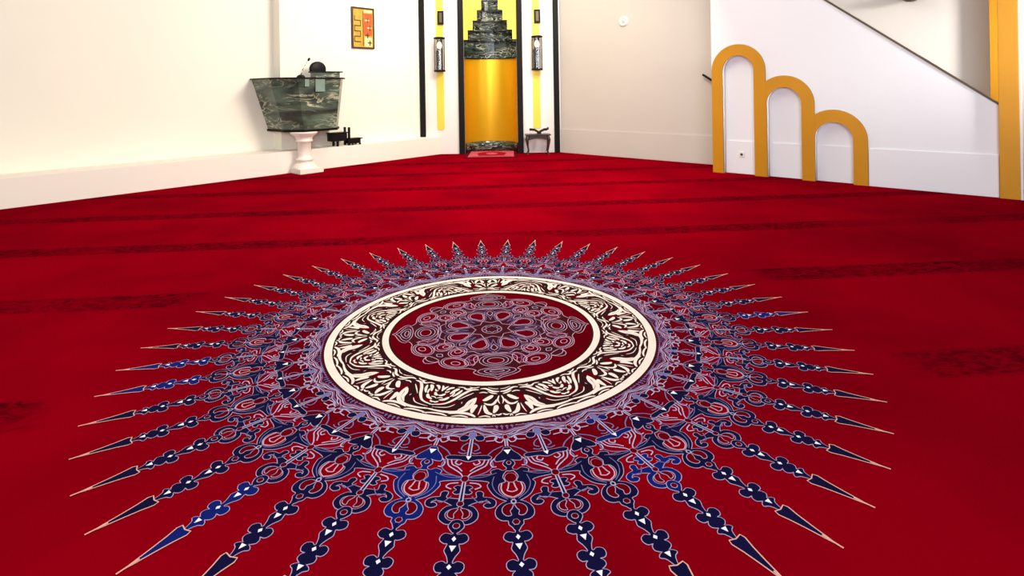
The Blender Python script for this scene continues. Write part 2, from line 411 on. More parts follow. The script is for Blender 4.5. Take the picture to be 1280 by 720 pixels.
def heart(k, fill):
    shape(k, [(0, .711), (.10, .713), (.24, .720), (.335, .733), (.33, .748), (.24, .757), (.13, .759), (.12, .767), (.07, .773), (.03, .78)], fill)
    for sg in (1, -1):
        P = [(sg*.02, .722), (sg*.13, .722), (sg*.21, .730), (sg*.215, .740), (sg*.15, .748), (sg*.07, .747), (sg*.09, .738), (sg*.05, .732)]
        P = [pol(k+x, r) for x, r in cr(P, True, 3)]
        D.ribbon(P, LW, 'line', Z3, True); D.poly(P, 'wine', Z4)
    circ(k, 0, .716, .045, .0045, None)
    circ(k, 0, .763, .06, .006, 'wine', n=6)
def unitB(k, fill):
    # small flower with trailing arms
    shape(k, [(0, .512), (.09, .514), (.11, .524), (.05, .534), (0, .536)], 'grey', w=.002)
    both(k, [(.10, .526), (.26, .522), (.36, .528), (.34, .538), (.20, .540), (.12, .535)], fill=fill)
    line(k, [(.36, .530), (.5, .527), (.68, .527), (.74, .534), (.66, .541), (.42, .543)])
    line(k, [(.035, .536), (.04, .590)])
    D.poly([pol(k+x, r) for x, r in ((-.035, .536), (.035, .536), (.04, .590), (-.04, .590))], fill, Z2)
    # fan
    shape(k, [(0, .588), (.20, .588), (.46, .588), (.58, .593), (.50, .600), (.25, .599), (.1, .603), (0, .605)], fill)
    D.poly([pol(k+x, r) for x, r in ((-.07, .591), (.07, .591), (0, .602))], 'white', Z5)
    line(k, [(.52, .600), (.45, .618), (.30, .628), (.12, .640), (.05, .650)])
    line(k, [(.42, .600), (.36, .615), (.22, .622), (.09, .634)])
    line(k, [(.26, .602), (.30, .610), (.20, .616), (.14, .610)])
    circ(k, 0, .655, .08, .008, 'wine')
    line(k, [(.03, .664), (.035, .712)])
    D.poly([pol(k+x, r) for x, r in ((-.03, .664), (.03, .664), (.035, .712), (-.035, .712))], fill, Z2)
    shape(k, [(0, .674), (.12, .672), (.19, .677), (.12, .683), (.19, .689), (.12, .694), (0, .691)], fill)
    # s-scroll arms
    both(k, [(.03, .708), (.16, .705), (.30, .703), (.28, .690), (.36, .687), (.42, .692), (.42, .701), (.56, .704), (.66, .712), (.64, .724), (.52, .728), (.44, .722), (.50, .716), (.57, .718), (.52, .711), (.40, .711), (.26, .715), (.12, .723), (.03, .726)], fill=fill)
    circ(k, 0, .718, .06, .006, 'wine')
    both(k, [(.10, .722), (.24, .724), (.335, .737), (.33, .752), (.22, .762), (.12, .764), (.03, .766), (.03, .756), (.14, .756), (.23, .748), (.24, .738), (.16, .730), (.06, .728)], fill=fill)
    for sg in (1, -1):
        P = [(sg*.03, .730), (sg*.13, .731), (sg*.19, .739), (sg*.17, .748), (sg*.08, .751), (sg*.09, .741)]
        P = [pol(k+x, r) for x, r in cr(P, True, 3)]
        D.ribbon(P, LW, 'line', Z3, True); D.poly(P, 'wine', Z4)
    shape(k, [(0, .754), (.08, .757), (.13, .768), (.08, .777), (.03, .782)], fill, z=Z2, zf=Z3)
    circ(k, 0, .768, .055, .0055, 'wine', z=Z4, zf=Z5)

# wine ground of the medallion
D.poly([pol(k*.5, .300) for k in range(96)], 'wine', .0004)
for k in range(96):
    D.poly([pol(k*.5, .44), pol(k*.5, .60), pol(k*.5+.5, .60), pol(k*.5+.5, .44)], 'wine', .0004)
rnd = random.Random(3)
for i in range(48):
    k = i - 43
    fill = 'blue' if rnd.random() < .05 else 'navy'
    (unitA if k % 2 else unitB)(k, fill)
    spoke(k, 'blue' if rnd.random() < .05 else 'navy')
# fringe of wavy lines just outside the white ring
for j, (r0, amp, m) in enumerate(((.4915, .001, 'grey'), (.4995, .0075, 'grey'), (.5035, .0080, 'line'), (.5090, .0095, 'line'), (.5170, .0105, 'grey'), (.5215, .0110, 'line'))):
    D.ribbon([pol(t/6, r0 - amp*math.cos(math.pi*(t/6)) - amp*.35*math.cos(3*math.pi*(t/6))) for t in range(288)], .0024, m, Z1+j*1e-4, True)
for i in range(24):
    k = -43 + 2*i
    for q_ in range(-5, 6):
        hgt = .014*math.cos(q_*.26)
        D.ribbon([pol(k+q_*.085, .489), pol(k+q_*.085+.02, .489+hgt)], .0030, 'grey' if q_ % 2 else 'navy', Z2)
    for q_ in (-.42, -.2, 0, .2, .42):
        D.ribbon([pol(k+1+q_*.9, .489), pol(k+1+q_*.6, .494)], .003, 'grey', Z2)
    line(k, [(.06, .538), (.14, .548), (.26, .546), (.32, .536), (.24, .530), (.16, .534)])
    line(k, [(.10, .523), (.30, .520), (.44, .513), (.62, .508)])
    line(k, [(.34, .598), (.44, .610), (.40, .622), (.30, .622)])
    line(k, [(.10, .560), (.24, .566), (.40, .575), (.52, .588)], ln='grey')
    line(k+1, [(.08, .548), (.20, .556), (.24, .568), (.12, .574)], ln='grey')
    line(k+1, [(.05, .578), (.16, .582), (.30, .578)], ln='grey')
    line(k+1, [(.12, .665), (.30, .668), (.36, .676), (.24, .682)])
    line(k+1, [(.56, .600), (.62, .618), (.50, .634), (.30, .644), (.10, .650)], ln='grey')
    line(k+1, [(.20, .700), (.36, .716), (.50, .708)], ln='grey', z=Z4, w=.002)
    line(k, [(.30, .640), (.60, .6505), (.88, .6525)], ln='grey', z=Z4, w=.0016)
    line(k, [(.36, .650), (.40, .672), (.30, .694), (.10, .710)], ln='grey', z=Z4, w=.0018)
# scroll-work ring
def annulus(r0, r1, m, z, n=192):
    D.ribbon([pol(48*i/n, (r0+r1)/2) for i in range(n)], MR*(r1-r0)/2, m, z, True)
annulus(.454, .486, 'brown', .0011); annulus(.4605, .4818, 'cream', .0018)
annulus(.300, .331, 'brown', .0011); annulus(.3050, .3235, 'cream', .0018)
annulus(.325, .458, 'brown', .0006)
def yr(y): return .333 + .124*y
def leaf(c, sg, pts, w, m='cream', z=.0016):
    P = cr([(x, yr(y)) for x, y in pts], False, 5)
    n = len(P); ws = [max(.0012, w*(math.sin(math.pi*(i/(n-1))**.8)**.6)) for i in range(n)]
    D.ribbon([pol(c+sg*x, r) for x, r in P], ws, m, z)
motif = [
    ([(1.10, -.02), (1.40, .02), (1.66, -.01)], .004), ([(1.86, .04), (2.06, .02), (2.30, .03)], .004), ([(2.60, .20), (2.74, .26), (2.80, .22)], .005), ([(2.30, .22), (2.36, .34), (2.44, .38)], .005),
    ([(.04, .06), (.30, .05), (.62, -.01)], .003), ([(2.70, .46), (2.86, .46), (3.0, .50)], .004),
    ([(.02, .16), (.35, .14), (.75, .04), (1.05, .05)], .0075), ([(.14, .24), (.40, .20), (.62, .14)], .005), ([(.62, .20), (.85, .17), (1.05, .20)], .0045),
    ([(.36, .28), (.52, .36), (.72, .44), (.84, .44)], .013), ([(.16, .42), (.34, .58), (.56, .60), (.76, .54)], .008),
    ([(.22, .62), (.24, .74), (.34, .88)], .013), ([(.38, .92), (.58, .86), (.68, .74), (.74, .60)], .011),
    ([(1.06, .60), (1.18, .72), (1.20, .88)], .013), ([(1.02, .99), (1.30, .90), (1.70, .88), (2.10, .93)], .009),
    ([(1.16, .36), (1.24, .56), (1.46, .76), (1.84, .86), (2.40, .88), (3.2, .84)], .0115),
    ([(1.20, .38), (1.42, .52), (1.54, .68), (1.80, .80)], .010),
    ([(1.10, .08), (1.50, .10), (1.86, .26), (2.14, .46), (2.50, .64), (3.1, .72)], .0085),
    ([(1.34, .20), (1.66, .32), (1.96, .46)], .0035), ([(2.0, .62), (2.30, .74), (2.9, .78)], .003),
    ([(1.46, .02), (1.74, .08), (1.98, .02)], .007), ([(1.98, .12), (2.12, .26), (2.30, .38)], .0075), ([(2.16, .08), (2.34, .16), (2.50, .30)], .010),
    ([(2.46, .06), (2.66, .10), (2.80, .20)], .008), ([(2.44, .40), (2.60, .50), (2.84, .54)], .009), ([(2.72, .30), (2.86, .38), (3.0, .38)], .008),
    ([(2.80, .58), (2.92, .62), (3.0, .60)], .006), ([(2.84, .04), (2.94, .12), (3.0, .24)], .006),
    ([(.28, .99), (.34, .93), (.38, .99)], .004), ([(.02, .90), (.14, .94), (.28, .92)], .005),
    ([(2.10, 1.0), (2.40, .955), (2.80, .96), (3.1, 1.0)], .006), ([(1.30, 1.0), (1.60, .965), (1.95, 1.0)], .005), ([(.46, 1.0), (.66, .96), (.90, .99)], .005),
    ([(.84, .62), (.88, .78), (.94, .92)], .003), ([(.06, .30), (.13, .44), (.06, .58)], .004),
]
for u in range(8):
    c = -43 + 6*u
    for sg in (1, -1):
        for (px, py, rx, ry) in ((.98, .40, .17, .17), (.92, .82, .10, .12), (2.66, .62, .22, .07), (2.10, .60, .12, .05), (2.62, .34, .10, .07), (1.62, .22, .10, .06), (.20, .50, .05, .12), (1.30, .96, .08, .03)):
            D.poly([pol(c+sg*(px+rx*math.cos(t*.785)), yr(py+ry*math.sin(t*.785))) for t in range(8)], 'wine', .0011)
        for pts, w in motif: leaf(c, sg, pts, w)
        for i in range(5):
            D.poly([pol(c+sg*(1.74+.07*math.cos(i*1.257)+.045*math.cos(t*1.047)), yr(.56+.08*math.sin(i*1.257)+.05*math.sin(t*1.047))) for t in range(6)], 'brown', .0024)
        D.poly([pol(c+sg*(1.74+.03*math.cos(t*1.047)), yr(.56+.035*math.sin(t*1.047))) for t in range(6)], 'rose', .0028)
# central rosette: fine line work with four pointed petals
def rp(deg, r): return pol(-43 + deg/7.5, r)
RW = .0023
def rline(c, pts, m='rose', w=RW, closed=False, k=4, z=Z3):
    for sg in (1, -1): D.ribbon([rp(c+sg*a, r) for a, r in cr(pts, closed, k)], w, m, z, closed)
out_half = [(0, .297), (2, .287), (7, .279), (11.5, .271), (13.5, .261), (12.5, .250), (18, .244), (24, .254), (31, .259), (37, .250), (39, .242), (42, .262), (45, .268)]
full = []
for qd in range(4):
    c = 90*qd
    seg = cr(out_half, False, 3)
    full += [rp(c+a, r) for a, r in [(-a, r) for a, r in seg[::-1][1:]]] + [rp(c+a, r) for a, r in seg[:-1]]
D.poly(full, 'plum', .0006)
for qd in range(4):
    c = 90*qd
    rline(c, out_half, k=3)
    rline(c, [(0, .286), (3, .275), (8, .268), (11, .259), (10, .247), (5, .238), (0, .236)])
    rline(c, [(0, .272), (5, .264), (7.5, .254), (5, .245), (0, .243)], 'line')
    D.ribbon([rp(c+4.2*math.cos(t*.3927), .254+.006*math.sin(t*.3927)) for t in range(16)], RW, 'rose', Z3, True)
    for j, (rc, ra, rb) in enumerate(((.196, 13, .034), (.196, 10, .026), (.198, 6.5, .016))):
        D.ribbon([rp(c+ra*math.cos(t*.3927), rc+rb*math.sin(t*.3927)) for t in range(16)], RW, ('rose', 'line', 'rose')[j], Z3, True)
    D.poly([rp(c+6*math.cos(t*.785), .199+.014*math.sin(t*.785)) for t in range(8)], 'wine', Z2)
    rline(c, [(0, .160), (8, .162), (15, .172), (18, .190), (15, .215), (16, .230)], 'rose')
    rline(c, [(0, .154), (9, .155), (18, .168), (22, .188), (19, .212), (17, .222)], 'grey')
    for sg in (1, -1):
        for (ac, rc, ra, rb, m, fl) in ((29, .226, 10, .027, 'rose', 1), (29, .226, 8.3, .021, 'line', 0), (28, .228, 3.2, .009, 'rose', 0), (36, .172, 8, .030, 'rose', 1), (36, .172, 6, .022, 'line', 0), (37, .168, 3, .010, 'rose', 0), (19, .198, 5, .030, 'rose', 1)):
            P = [rp(c+sg*(ac+ra*math.cos(t*.3927)), rc+rb*math.sin(t*.3927)) for t in range(16)]
            D.ribbon(P, RW, m, Z3, True)
            if fl: D.poly(P, 'wine', Z2)
    rline(c, [(45, .255), (41, .250), (40, .236), (45, .232)], 'rose')
    rline(c, [(45, .222), (42, .214), (45, .204)], 'line')
for j in range(8):
    c = 45*j + 22.5
    for (rc, ra, rb, m, fl) in ((.104, 15, .036, 'rose', 'wine'), (.104, 12, .029, 'line', None)):
        P = [rp(c+ra*math.cos(t*.3927)*(.8 if math.sin(t*.3927) < 0 else 1), rc+rb*math.sin(t*.3927)) for t in range(16)]
        D.ribbon(P, RW, m, Z3, True)
        if fl: D.poly(P, fl, Z2)
    c2 = 45*j
    rline(c2, [(0, .150), (6, .136), (8, .118), (4, .100), (0, .070)], 'grey')
    rline(c2, [(0, .138), (4, .126), (3, .112), (0, .100)], 'rose')
    D.ribbon([rp(c, .066), rp(c+22, .048), rp(c+45, .066)], RW, 'rose', Z3)
for j in range(8):
    c = 45*j + 22.5
    D.ribbon([rp(c+19*math.cos(t*.3927)*(.8 if math.sin(t*.3927) < 0 else 1), .105+.045*math.sin(t*.3927)) for t in range(16)], .002, 'grey', Z3, True)
    rline(c, [(0, .150), (7, .160), (14, .158), (22, .150)], 'rose')
    rline(c, [(3, .17), (8, .185), (4, .2), (0, .195)], 'grey')
D.ribbon([rp(i*15, .030) for i in range(24)], RW, 'rose', Z3, True)
D.ribbon([rp(i*15, .018 if i % 3 else .026) for i in range(24)], RW, 'line', Z3, True)
med = obj('medallion', D.bm, LM, floor)
med['label'] = 'round sunburst medallion woven in navy, lilac and cream'

# ------------------------------------------------------------------ mihrab
mih = empty('mihrab', (NXC, YF, 0), 'tall prayer niche lined in brass with stepped dark marble courses above', 'prayer niche')
def loc(bm, o=mih):
    bm.transform(Matrix.Translation(-o.location)); return bm
bm = bmesh.new(); lathe(bm, [(NR, .25), (NR, 2.37)], NXC, YF+.02, 40, 0, 0, math.pi)
obj('brass_lining', loc(bm), M['brass'], mih)
bm = bmesh.new(); lathe(bm, [(NR-.03, 2.37), (NR, 2.37)], NXC, YF+.02, 40, 0, 0, math.pi); lathe(bm, [(NR-.03, 2.37), (NR-.03, 2.395), (NR+.04, 2.395)], NXC, YF+.02, 40, 0, 0, math.pi)
obj('cornice', loc(bm), M['black'], mih)
bm = bmesh.new(); lathe(bm, [(NR-.001, 0.003), (NR-.02, .02), (NR-.02, .235), (NR-.005, .25), (NR+.03, .25)], NXC, YF+.02, 40, 0, 0, math.pi)
obj('marble_skirting', loc(bm), M['marble'], mih)
for (za, zb, w) in [(2.395, 2.61, .6525)] + tiers:
    bm = bmesh.new()
    # five facets of a half-octagon, open to the room
    dpt = w*.95
    ins = [(-w, 0), (-w*.98, dpt*.40), (-w*.62, dpt*.88), (-w*.22, dpt*1.02), (w*.12, dpt*1.02), (w*.60, dpt*.88), (w*.98, dpt*.40), (w, 0)]
    lo = [bm.verts.new((NXC+x, YF+.02+y, za)) for x, y in ins]; hi = [bm.verts.new((NXC+x, YF+.02+y, zb)) for x, y in ins]
    for i in range(len(ins)-1): bm.faces.new((lo[i], lo[i+1], hi[i+1], hi[i]))
    # soffit ring towards the next course
    big = [bm.verts.new((NXC+x*1.35, YF+.02+y*1.35, za)) for x, y in ins]
    for i in range(len(ins)-1): bm.faces.new((lo[i], big[i], big[i+1], lo[i+1]))
    cap = None
    if zb > 4.0:
        bm.faces.new(hi)
    obj('marble_course', loc(bm), M['marble'], mih)
    # thin dark lip under each course
bm = plate([(NX0-.004, 2.40), (NXC-.6525, 2.61)] + stepped(2.41)[1:-1] + [(NX1+.004, 2.61), (NX1+.004, 2.40), (NX1+.004, 4.29), (NX0-.004, 4.29)], [], .03)
bm.free()
pan = [(NX0-.004, 2.83)] + [p for p in stepped(2.41) if p[1] >= 2.83 and not (abs(abs(p[0]-NXC)-.6525) < 1e-3)] + [(NX1+.004, 2.83), (NX1+.004, 4.29), (NX0-.004, 4.29)]
bm = plate(pan, [], .03); place(bm, Vector((0, YF+.01, 0)), Vector((1, 0, 0)), Vector((0, 1, 0)))
obj('yellow_panel', loc(bm), M['yellow'], mih)
for (x0, x1) in ((-1.325, -1.185), (.130, .268)):
    bm = bmesh.new(); box(bm, x0, x1, YF-.07, YF-.003, 0.004, 4.6, .008); obj('post', loc(bm), M['black'], mih)
bm = bmesh.new(); box(bm, -2.285, -2.15, YF-.05, YF-.003, .434, 4.6, .008); obj('outer_bar', loc(bm), M['black'], mih)
bm = bmesh.new(); box(bm, 1.035, 1.17, YF-.05, YF-.003, 0.004, 4.6, .008); obj('outer_bar', loc(bm), M['black'], mih)
bm = bmesh.new(); box(bm, NX0-.16, NX1+.16, YF-.08, YF-.003, 4.28, 4.5, .01); obj('lintel', loc(bm), M['black'], mih)

# brass strips, plaques and lanterns on both sides
def lantern(x, label):
    o = empty('wall_lantern', (x, YF-.02, 2.04), label, 'wall lamp', 'lanterns beside the mihrab')
    bm = bmesh.new(); box(bm, -.07, .07, -.025, .0, .05, .80, .004); obj('back_plate', bm, M['blackm'], o)
    bm = bmesh.new(); lathe(bm, [(0, 0), (.135, 0), (.14, .012), (.14, .03), (.125, .045), (0, .045)], 0, -.16, 32); obj('bottom_cap', bm, M['blackm'], o)
    bm = bmesh.new(); lathe(bm, [(0, .80), (.13, .80), (.142, .815), (.142, .835), (.10, .85), (0, .855)], 0, -.16, 32); obj('top_cap', bm, M['blackm'], o)
    bm = bmesh.new(); lathe(bm, [(.115, .04), (.115, .805)], 0, -.16, 32); lathe(bm, [(.109, .805), (.109, .04)], 0, -.16, 32); gc = obj('glass_cylinder', bm, M['glass'], o)
    bm = bmesh.new(); lathe(bm, [(0, .56), (.045, .57), (.068, .62), (.065, .67), (.04, .72), (.02, .74)], 0, -.16, 20); obj('bulb', bm, M['bulb'], gc)
    bm = bmesh.new(); lathe(bm, [(.018, .046), (.018, .56)], .035, -.235, 16); obj('chrome_stem', bm, M['chrome'], o)
    bm = bmesh.new(); lathe(bm, [(.085, .046), (.085, .52), (.0, .54)], -.012, -.12, 20); obj('black_core', bm, M['blackm'], o)
    for dx in (-.118, .118):
        bm = bmesh.new(); tube(bm, [(dx, -.16, .03), (dx, -.16, .81)], .010, 8); obj('side_rod', bm, M['blackm'], o)
    return o
def strip(x0, x1, label):
    o = empty('brass_strip', ((x0+x1)/2, YF, .60), label, 'wall strip', 'yellow strips beside the mihrab')
    w = (x1-x0)/2
    lp = [(-w*math.cos(math.pi*i/12), w*.6-w*.6*math.sin(math.pi*i/12)) for i in range(13)] + [(w, 3.9), (-w, 3.9)]
    bm = plate(lp, [], .015); place(bm, Vector((0, -.018, 0)), Vector((1, 0, 0)), Vector((0, 1, 0)))
    obj('strip', bm, M['yellow'], o); return o
def plaque(x, label):
    o = empty('dark_plaque', (x, YF-.02, 3.21), label, 'plaque', 'small dark plaques above the lanterns')
    bm = bmesh.new(); box(bm, -.075, .075, -.06, 0, 0, .34, .006); obj('frame', bm, M['blackm'], o)
    bm = bmesh.new(); box(bm, -.035, .035, -.068, -.061, .05, .29, .002); obj('inset', bm, M['rail'], o)
strip(-1.865, -1.69, 'yellow brass strip with rounded foot, left of the niche'); strip(.52, .70, 'yellow brass strip ending above the small stool, right of the niche')
lantern(-1.765, 'black capped glass wall lantern on the left yellow strip'); lantern(.627, 'black capped glass wall lantern above the small dark stool')
plaque(-1.74, 'small black plaque on the left yellow strip above its lantern'); plaque(.65, 'small black plaque on the right yellow strip above its lantern')

# prayer rug in front of the niche
rug = empty('prayer_rug', (-.52, 13.85, 0), 'small crimson prayer rug with a pink arch laid at the niche', 'rug')
bm = bmesh.new(); box(bm, -.62, .62, -.78, .55, .002, .014, .004); obj('border', bm, M['rugd'], rug)
bm = bmesh.new(); box(bm, -.54, .54, -.70, .47, .0145, .018); obj('field', bm, M['rugp'], rug)
bm = bmesh.new()
lp = [(-.30, -.5), (.30, -.5), (.36, .05), (.20, .25), (0, .38), (-.20, .25), (-.36, .05)]
prism(bm, lp, .0185, .021); prism(bm, [(-.48, -.64), (.48, -.64), (.48, -.60), (-.48, -.60)], .0185, .021); obj('arch_motif', bm, M['rug'], rug)
bm = bmesh.new(); prism(bm, [(-.12, -.2), (0, -.32), (.12, -.2), (.14, .0), (0, .14), (-.14, .0)], .0215, .024); obj('centre_flower', bm, M['rugp'], rug)

# small carved stool with an open book
st = empty('carved_stool', (.61, 13.72, 0), 'small dark carved wooden stool against the wall right of the niche', 'stool')
bm = bmesh.new(); box(bm, -.31, .31, -.17, .17, .455, .485, .008); obj('top', bm, M['wood'], st)
bm = bmesh.new()
for (y0) in (-.14, .125):
    pl = [(-.27, .455), (.27, .455), (.27, .33)] + [(.27-.54*i/10, .33+.055*math.sin(math.pi*i/10)) for i in range(1, 10)] + [(-.27, .33)]
    b2 = plate(pl, [], .015); b2.transform(Matrix.Translation((0, y0, 0)))
    me = bpy.data.meshes.new('t'); b2.to_mesh(me); b2.free(); bm.from_mesh(me); bpy.data.meshes.remove(me)
obj('apron', bm, M['wood'], st)
for sx in (-1, 1):
    for sy in (-1, 1):
        bm = bmesh.new(); x = .235*sx; y = .13*sy
        tube(bm, [(x, y, .46), (x+.03*sx, y, .36), (x+.015*sx, y, .2), (x-.005*sx, y, .08), (x+.02*sx, y, .012), (x+.022*sx, y, 0.001)], [.034, .04, .024, .018, .024, .028], 10)
        obj('leg', bm, M['wood'], st)
bk = empty('open_book', (.64, 13.70, .486), 'open dark book with curled covers on the small stool', 'book')
for sx, nm in ((-1, 'left_cover'), (1, 'right_cover')):
    bm = bmesh.new(); prof = [(0, .02), (.06, .055), (.12, .085), (.18, .09), (.23, .12 if sx > 0 else .09)]
    lo = [[bm.verts.new((sx*x, y, z)) for y in (-.11, .11)] for x, z in prof]; hi = [[bm.verts.new((sx*x, y, z+.045)) for y in (-.11, .11)] for x, z in prof]
    for i in range(4):
        bm.faces.new((lo[i][0], lo[i+1][0], lo[i+1][1], lo[i][1])); bm.faces.new((hi[i][0], hi[i][1], hi[i+1][1], hi[i+1][0]))
        for s_ in (0, 1): bm.faces.new((lo[i][s_], hi[i][s_], hi[i+1][s_], lo[i+1][s_]))
    bm.faces.new((lo[4][0], hi[4][0], hi[4][1], lo[4][1])); bmesh.ops.recalc_face_normals(bm, faces=bm.faces)
    obj(nm, bm, M['blackm'], bk)
bm = bmesh.new(); prism(bm, [(-.05, -.08), (.05, -.08), (.05, .08), (-.05, .08)], .0005, .045); obj('book_rest', bm, M['wood'], bk)

# ------------------------------------------------------------------ minbar on the right
mb = empty('minbar', W(10.19, -2.3), 'tall pale stair pulpit side wall with three gold arches stepping down', 'stair pulpit')
O0 = Vector()
def onwall(bm, a0):          # local x = b along U, y = into wall along T
    place(bm, W(a0, 0), U, T); return loc(bm, mb)
arches = [(-3.815, 2.33), (-3.05, 1.75), (-2.303, 1.18)]
RO, RI = .475, .275
def arch_loop(c, top, r, z0=0.0, n=28, x0=None):
    zs = top - RO
    pts = [(c+r, z0)] + [(c+r*math.cos(math.pi*i/n), zs + r*math.sin(math.pi*i/n)) for i in range(n+1)] + [(c-r, z0)]
    return pts
# wall outline runs round the arch openings along the floor
ol = [(-4.30, 0)]
for c, top in arches: ol += arch_loop(c, top, RI)[::-1]
ol += [(-.285, 0), (-.285, 1.275), (-3.2, 3.585), (-4.30, 3.585)]
bm = plate(ol, [], .10)
obj('side_wall', onwall(bm, 10.19), M['wall_m'], mb)
bm = bmesh.new(); box(bm, -4.299, -1.9, 0, .05, 0.001, 2.2); obj('recessed_panel', onwall(bm, 10.292), M['wall_m'], mb)
bm = bmesh.new()
for c, top in arches: box(bm, c-RI+.004, c+RI-.004, 0, .018, .002, .585)
obj('recess_wainscot', onwall(bm, 10.272), M['wall_m'], mb)
bm = bmesh.new(); box(bm, -1.82, -.29, 0, .016, .002, .585, .003); obj('wainscot', onwall(bm, 10.173), M['wall_m'], mb)
for i, (c, top) in enumerate(arches):
    outer = arch_loop(c, top, RO); inner = arch_loop(c, top, RI)
    if i:                                     # starts from the right leg of the arch before
        pc = arches[i-1][0]; xl_ = pc + RO
        zs = top-RO; zc = zs + math.sqrt(RO*RO-(xl_-c)**2); zi = zs + math.sqrt(max(RI*RI-(max(xl_, c-RI)-c)**2, 0))
        outer = [p for p in outer[:-1] if p[0] > xl_+.002] + [(xl_+.001, zc)]
        inner2 = [p for p in inner if p[0] > xl_+.002]
        pts = outer + ([(xl_+.001, zi)] if xl_ > c-RI else [(xl_+.001, 0), (c-RI, 0)]) + inner2[::-1]
        # drop the duplicate start at floor on the left leg
        clean = []
        for p in pts:
            if not clean or (abs(p[0]-clean[-1][0])+abs(p[1]-clean[-1][1])) > 1e-4: clean.append(p)
        pts = clean
    else:
        pts = outer + inner[::-1]
    bm = plate(pts, [], .022)
    for f in bm.faces:
        if abs(f.normal.y) < .5: f.material_index = 1
    obj('gold_arch', onwall(bm, 10.166), [M['gold'], M['gold_edge']], mb)
# sloping stringer cap
bm = plate([(-.28, 1.262), (-.28, 1.296), (-3.2, 3.609), (-3.2, 3.575)], [], .13)
obj('stringer', onwall(bm, 10.178), M['rail'], mb)
# treads behind the side wall
bm = bmesh.new()
n = 12
for i in range(n):
    b0 = -.45 - .235*i; z = .185*(i+1)
    box(bm, b0-.235, b0, 0, .62, 0.002, min(z, 2.9))
obj('steps', onwall(bm, 10.36), M['wall_m'], mb)

sk = empty('power_socket', W(10.272, -3.80, .35), 'small white power socket inside the tallest gold arch', 'socket')
bm = bmesh.new(); box(bm, -.045, .045, -.012, 0, -.045, .045, .004); place(bm, O0, U, T); obj('plate', bm, M['plastic'], sk)
bm = bmesh.new(); b3 = bmesh.new(); lathe(b3, [(0, 0), (.024, 0), (.024, .004), (0, .004)], 0, 0, 16); b3.transform(Matrix.Rotation(math.radians(90), 4, 'X') @ Matrix.Translation((0, 0, .0125)))
bm.free(); place(b3, O0, U, T); obj('outlet', b3, M['rail'], sk)

# gold gateway at the foot of the minbar
gt = empty('gold_gateway', W(10.19, -.18), 'tall gold gateway frame at the foot of the pulpit stair', 'gateway')
def ong(bm, a0): place(bm, W(a0, 0), U, T); return loc(bm, gt)
bm = bmesh.new(); box(bm, -.284, -.075, 0, .14, 0.002, 4.2, .006); obj('front_post', ong(bm, 10.12), M['gold'], gt)
bm = bmesh.new(); box(bm, -.40, -.19, 0, .12, 0.002, 4.2, .006); obj('rear_post', ong(bm, 10.995), M['gold'], gt)
bm = bmesh.new(); box(bm, -.284, -.075, 0, .80, 3.98, 4.19, .006); obj('lintel', ong(bm, 10.262), M['gold'], gt)
bm = bmesh.new(); box(bm, -.073, -.045, 0, .10, 0.002, 4.2, .003); obj('white_edge', ong(bm, 10.13), M['plastic'], gt)

# things on the right wall
d = empty('round_wall_vent', W(AB, -6.72, 3.08), 'small round white disc high on the right wall', 'wall disc')
bm = bmesh.new(); lathe(bm, [(0, .03), (.07, .03), (.085, .05), (.10, .045), (.118, .0)], 0, 0, 32); bm.transform(Matrix.Rotation(math.radians(90), 4, 'X')); place(bm, O0, U, T); obj('disc', bm, M['plastic'], d)
bm = bmesh.new(); lathe(bm, [(0, .034), (.05, .034), (.055, .031)], 0, 0, 24); bm.transform(Matrix.Rotation(math.radians(90), 4, 'X')); place(bm, O0, U, T); obj('centre_cap', bm, M['wall_r'], d)
hr = empty('handrail', W(AB, -4.6, 1.6), 'dark handrail end jutting out behind the pulpit side wall', 'handrail')
bm = bmesh.new(); tube(bm, [W(AB-.07, -4.86, 1.82), W(AB-.07, -4.84, 1.81), W(AB-.07, -3.9, 1.21)], .022, 10); obj('rail', loc(bm, hr), M['blackm'], hr)
bm = bmesh.new(); tube(bm, [W(AB, -4.35, 1.44), W(AB-.07, -4.35, 1.47)], .012, 8); obj('bracket', loc(bm, hr), M['blackm'], hr)
sc = empty('wall_bracket_lamp', W(AB, -1.35, 2.885), 'dark wall bracket lamp cut by the top edge of the photo', 'wall lamp')
bm = bmesh.new(); lathe(bm, [(0, 0), (.07, .01), (.12, .05), (.14, .12), (.13, .12), (.0, .06)], 0, -.17, 24); place(bm, O0, U, T); obj('lamp_bowl', bm, M['rail'], sc)
bm = bmesh.new(); box(bm, -.03, .03, -.17, 0, .07, .10, .004); place(bm, O0, U, T); obj('arm', bm, M['rail'], sc)

# ------------------------------------------------------------------ marble pulpit on the left wall
AC, BC = 5.62, -10.65
pu = empty('pulpit', W(AC, BC), 'green marble pulpit box on a white pedestal against the left wall', 'pulpit')
def onl(bm, o=pu): place(bm, Vector(), T, U); return loc(bm, o)
top = [(4.80, -11.41), (STEP-.006, -11.41), (STEP-.006, -11.11), (6.42, -11.11), (6.42, -10.72), (6.12, -10.30), (5.20, -10.30), (4.84, -10.72)]
def scl(poly, s, db=0): return [(AC+(a-AC)*s, max(-11.41 if a < STEP else -11.11, BC+(b-BC)*s) if b > -11.0 else b) for a, b in poly]
def shr(poly, f):
    return [(AC+(a-AC)*(f if a > AC else f*.72) if not (abs(a-(STEP-.006)) < 1e-6) else a, b if b < -11 else -11.0 + (b+11.0)*f) for a, b in poly]
bot = shr(top, .86)
bm = bmesh.new(); prism(bm, bot, .86, 1.855, top); mbx = obj('marble_box', onl(bm), M['pmarble'], pu)
def grow(poly, d):
    return [(a + (d if a > AC else -d if a < AC-.4 and abs(a-(STEP-.006)) > 1e-6 else 0), b+d if b > -11 else b) for a, b in poly]
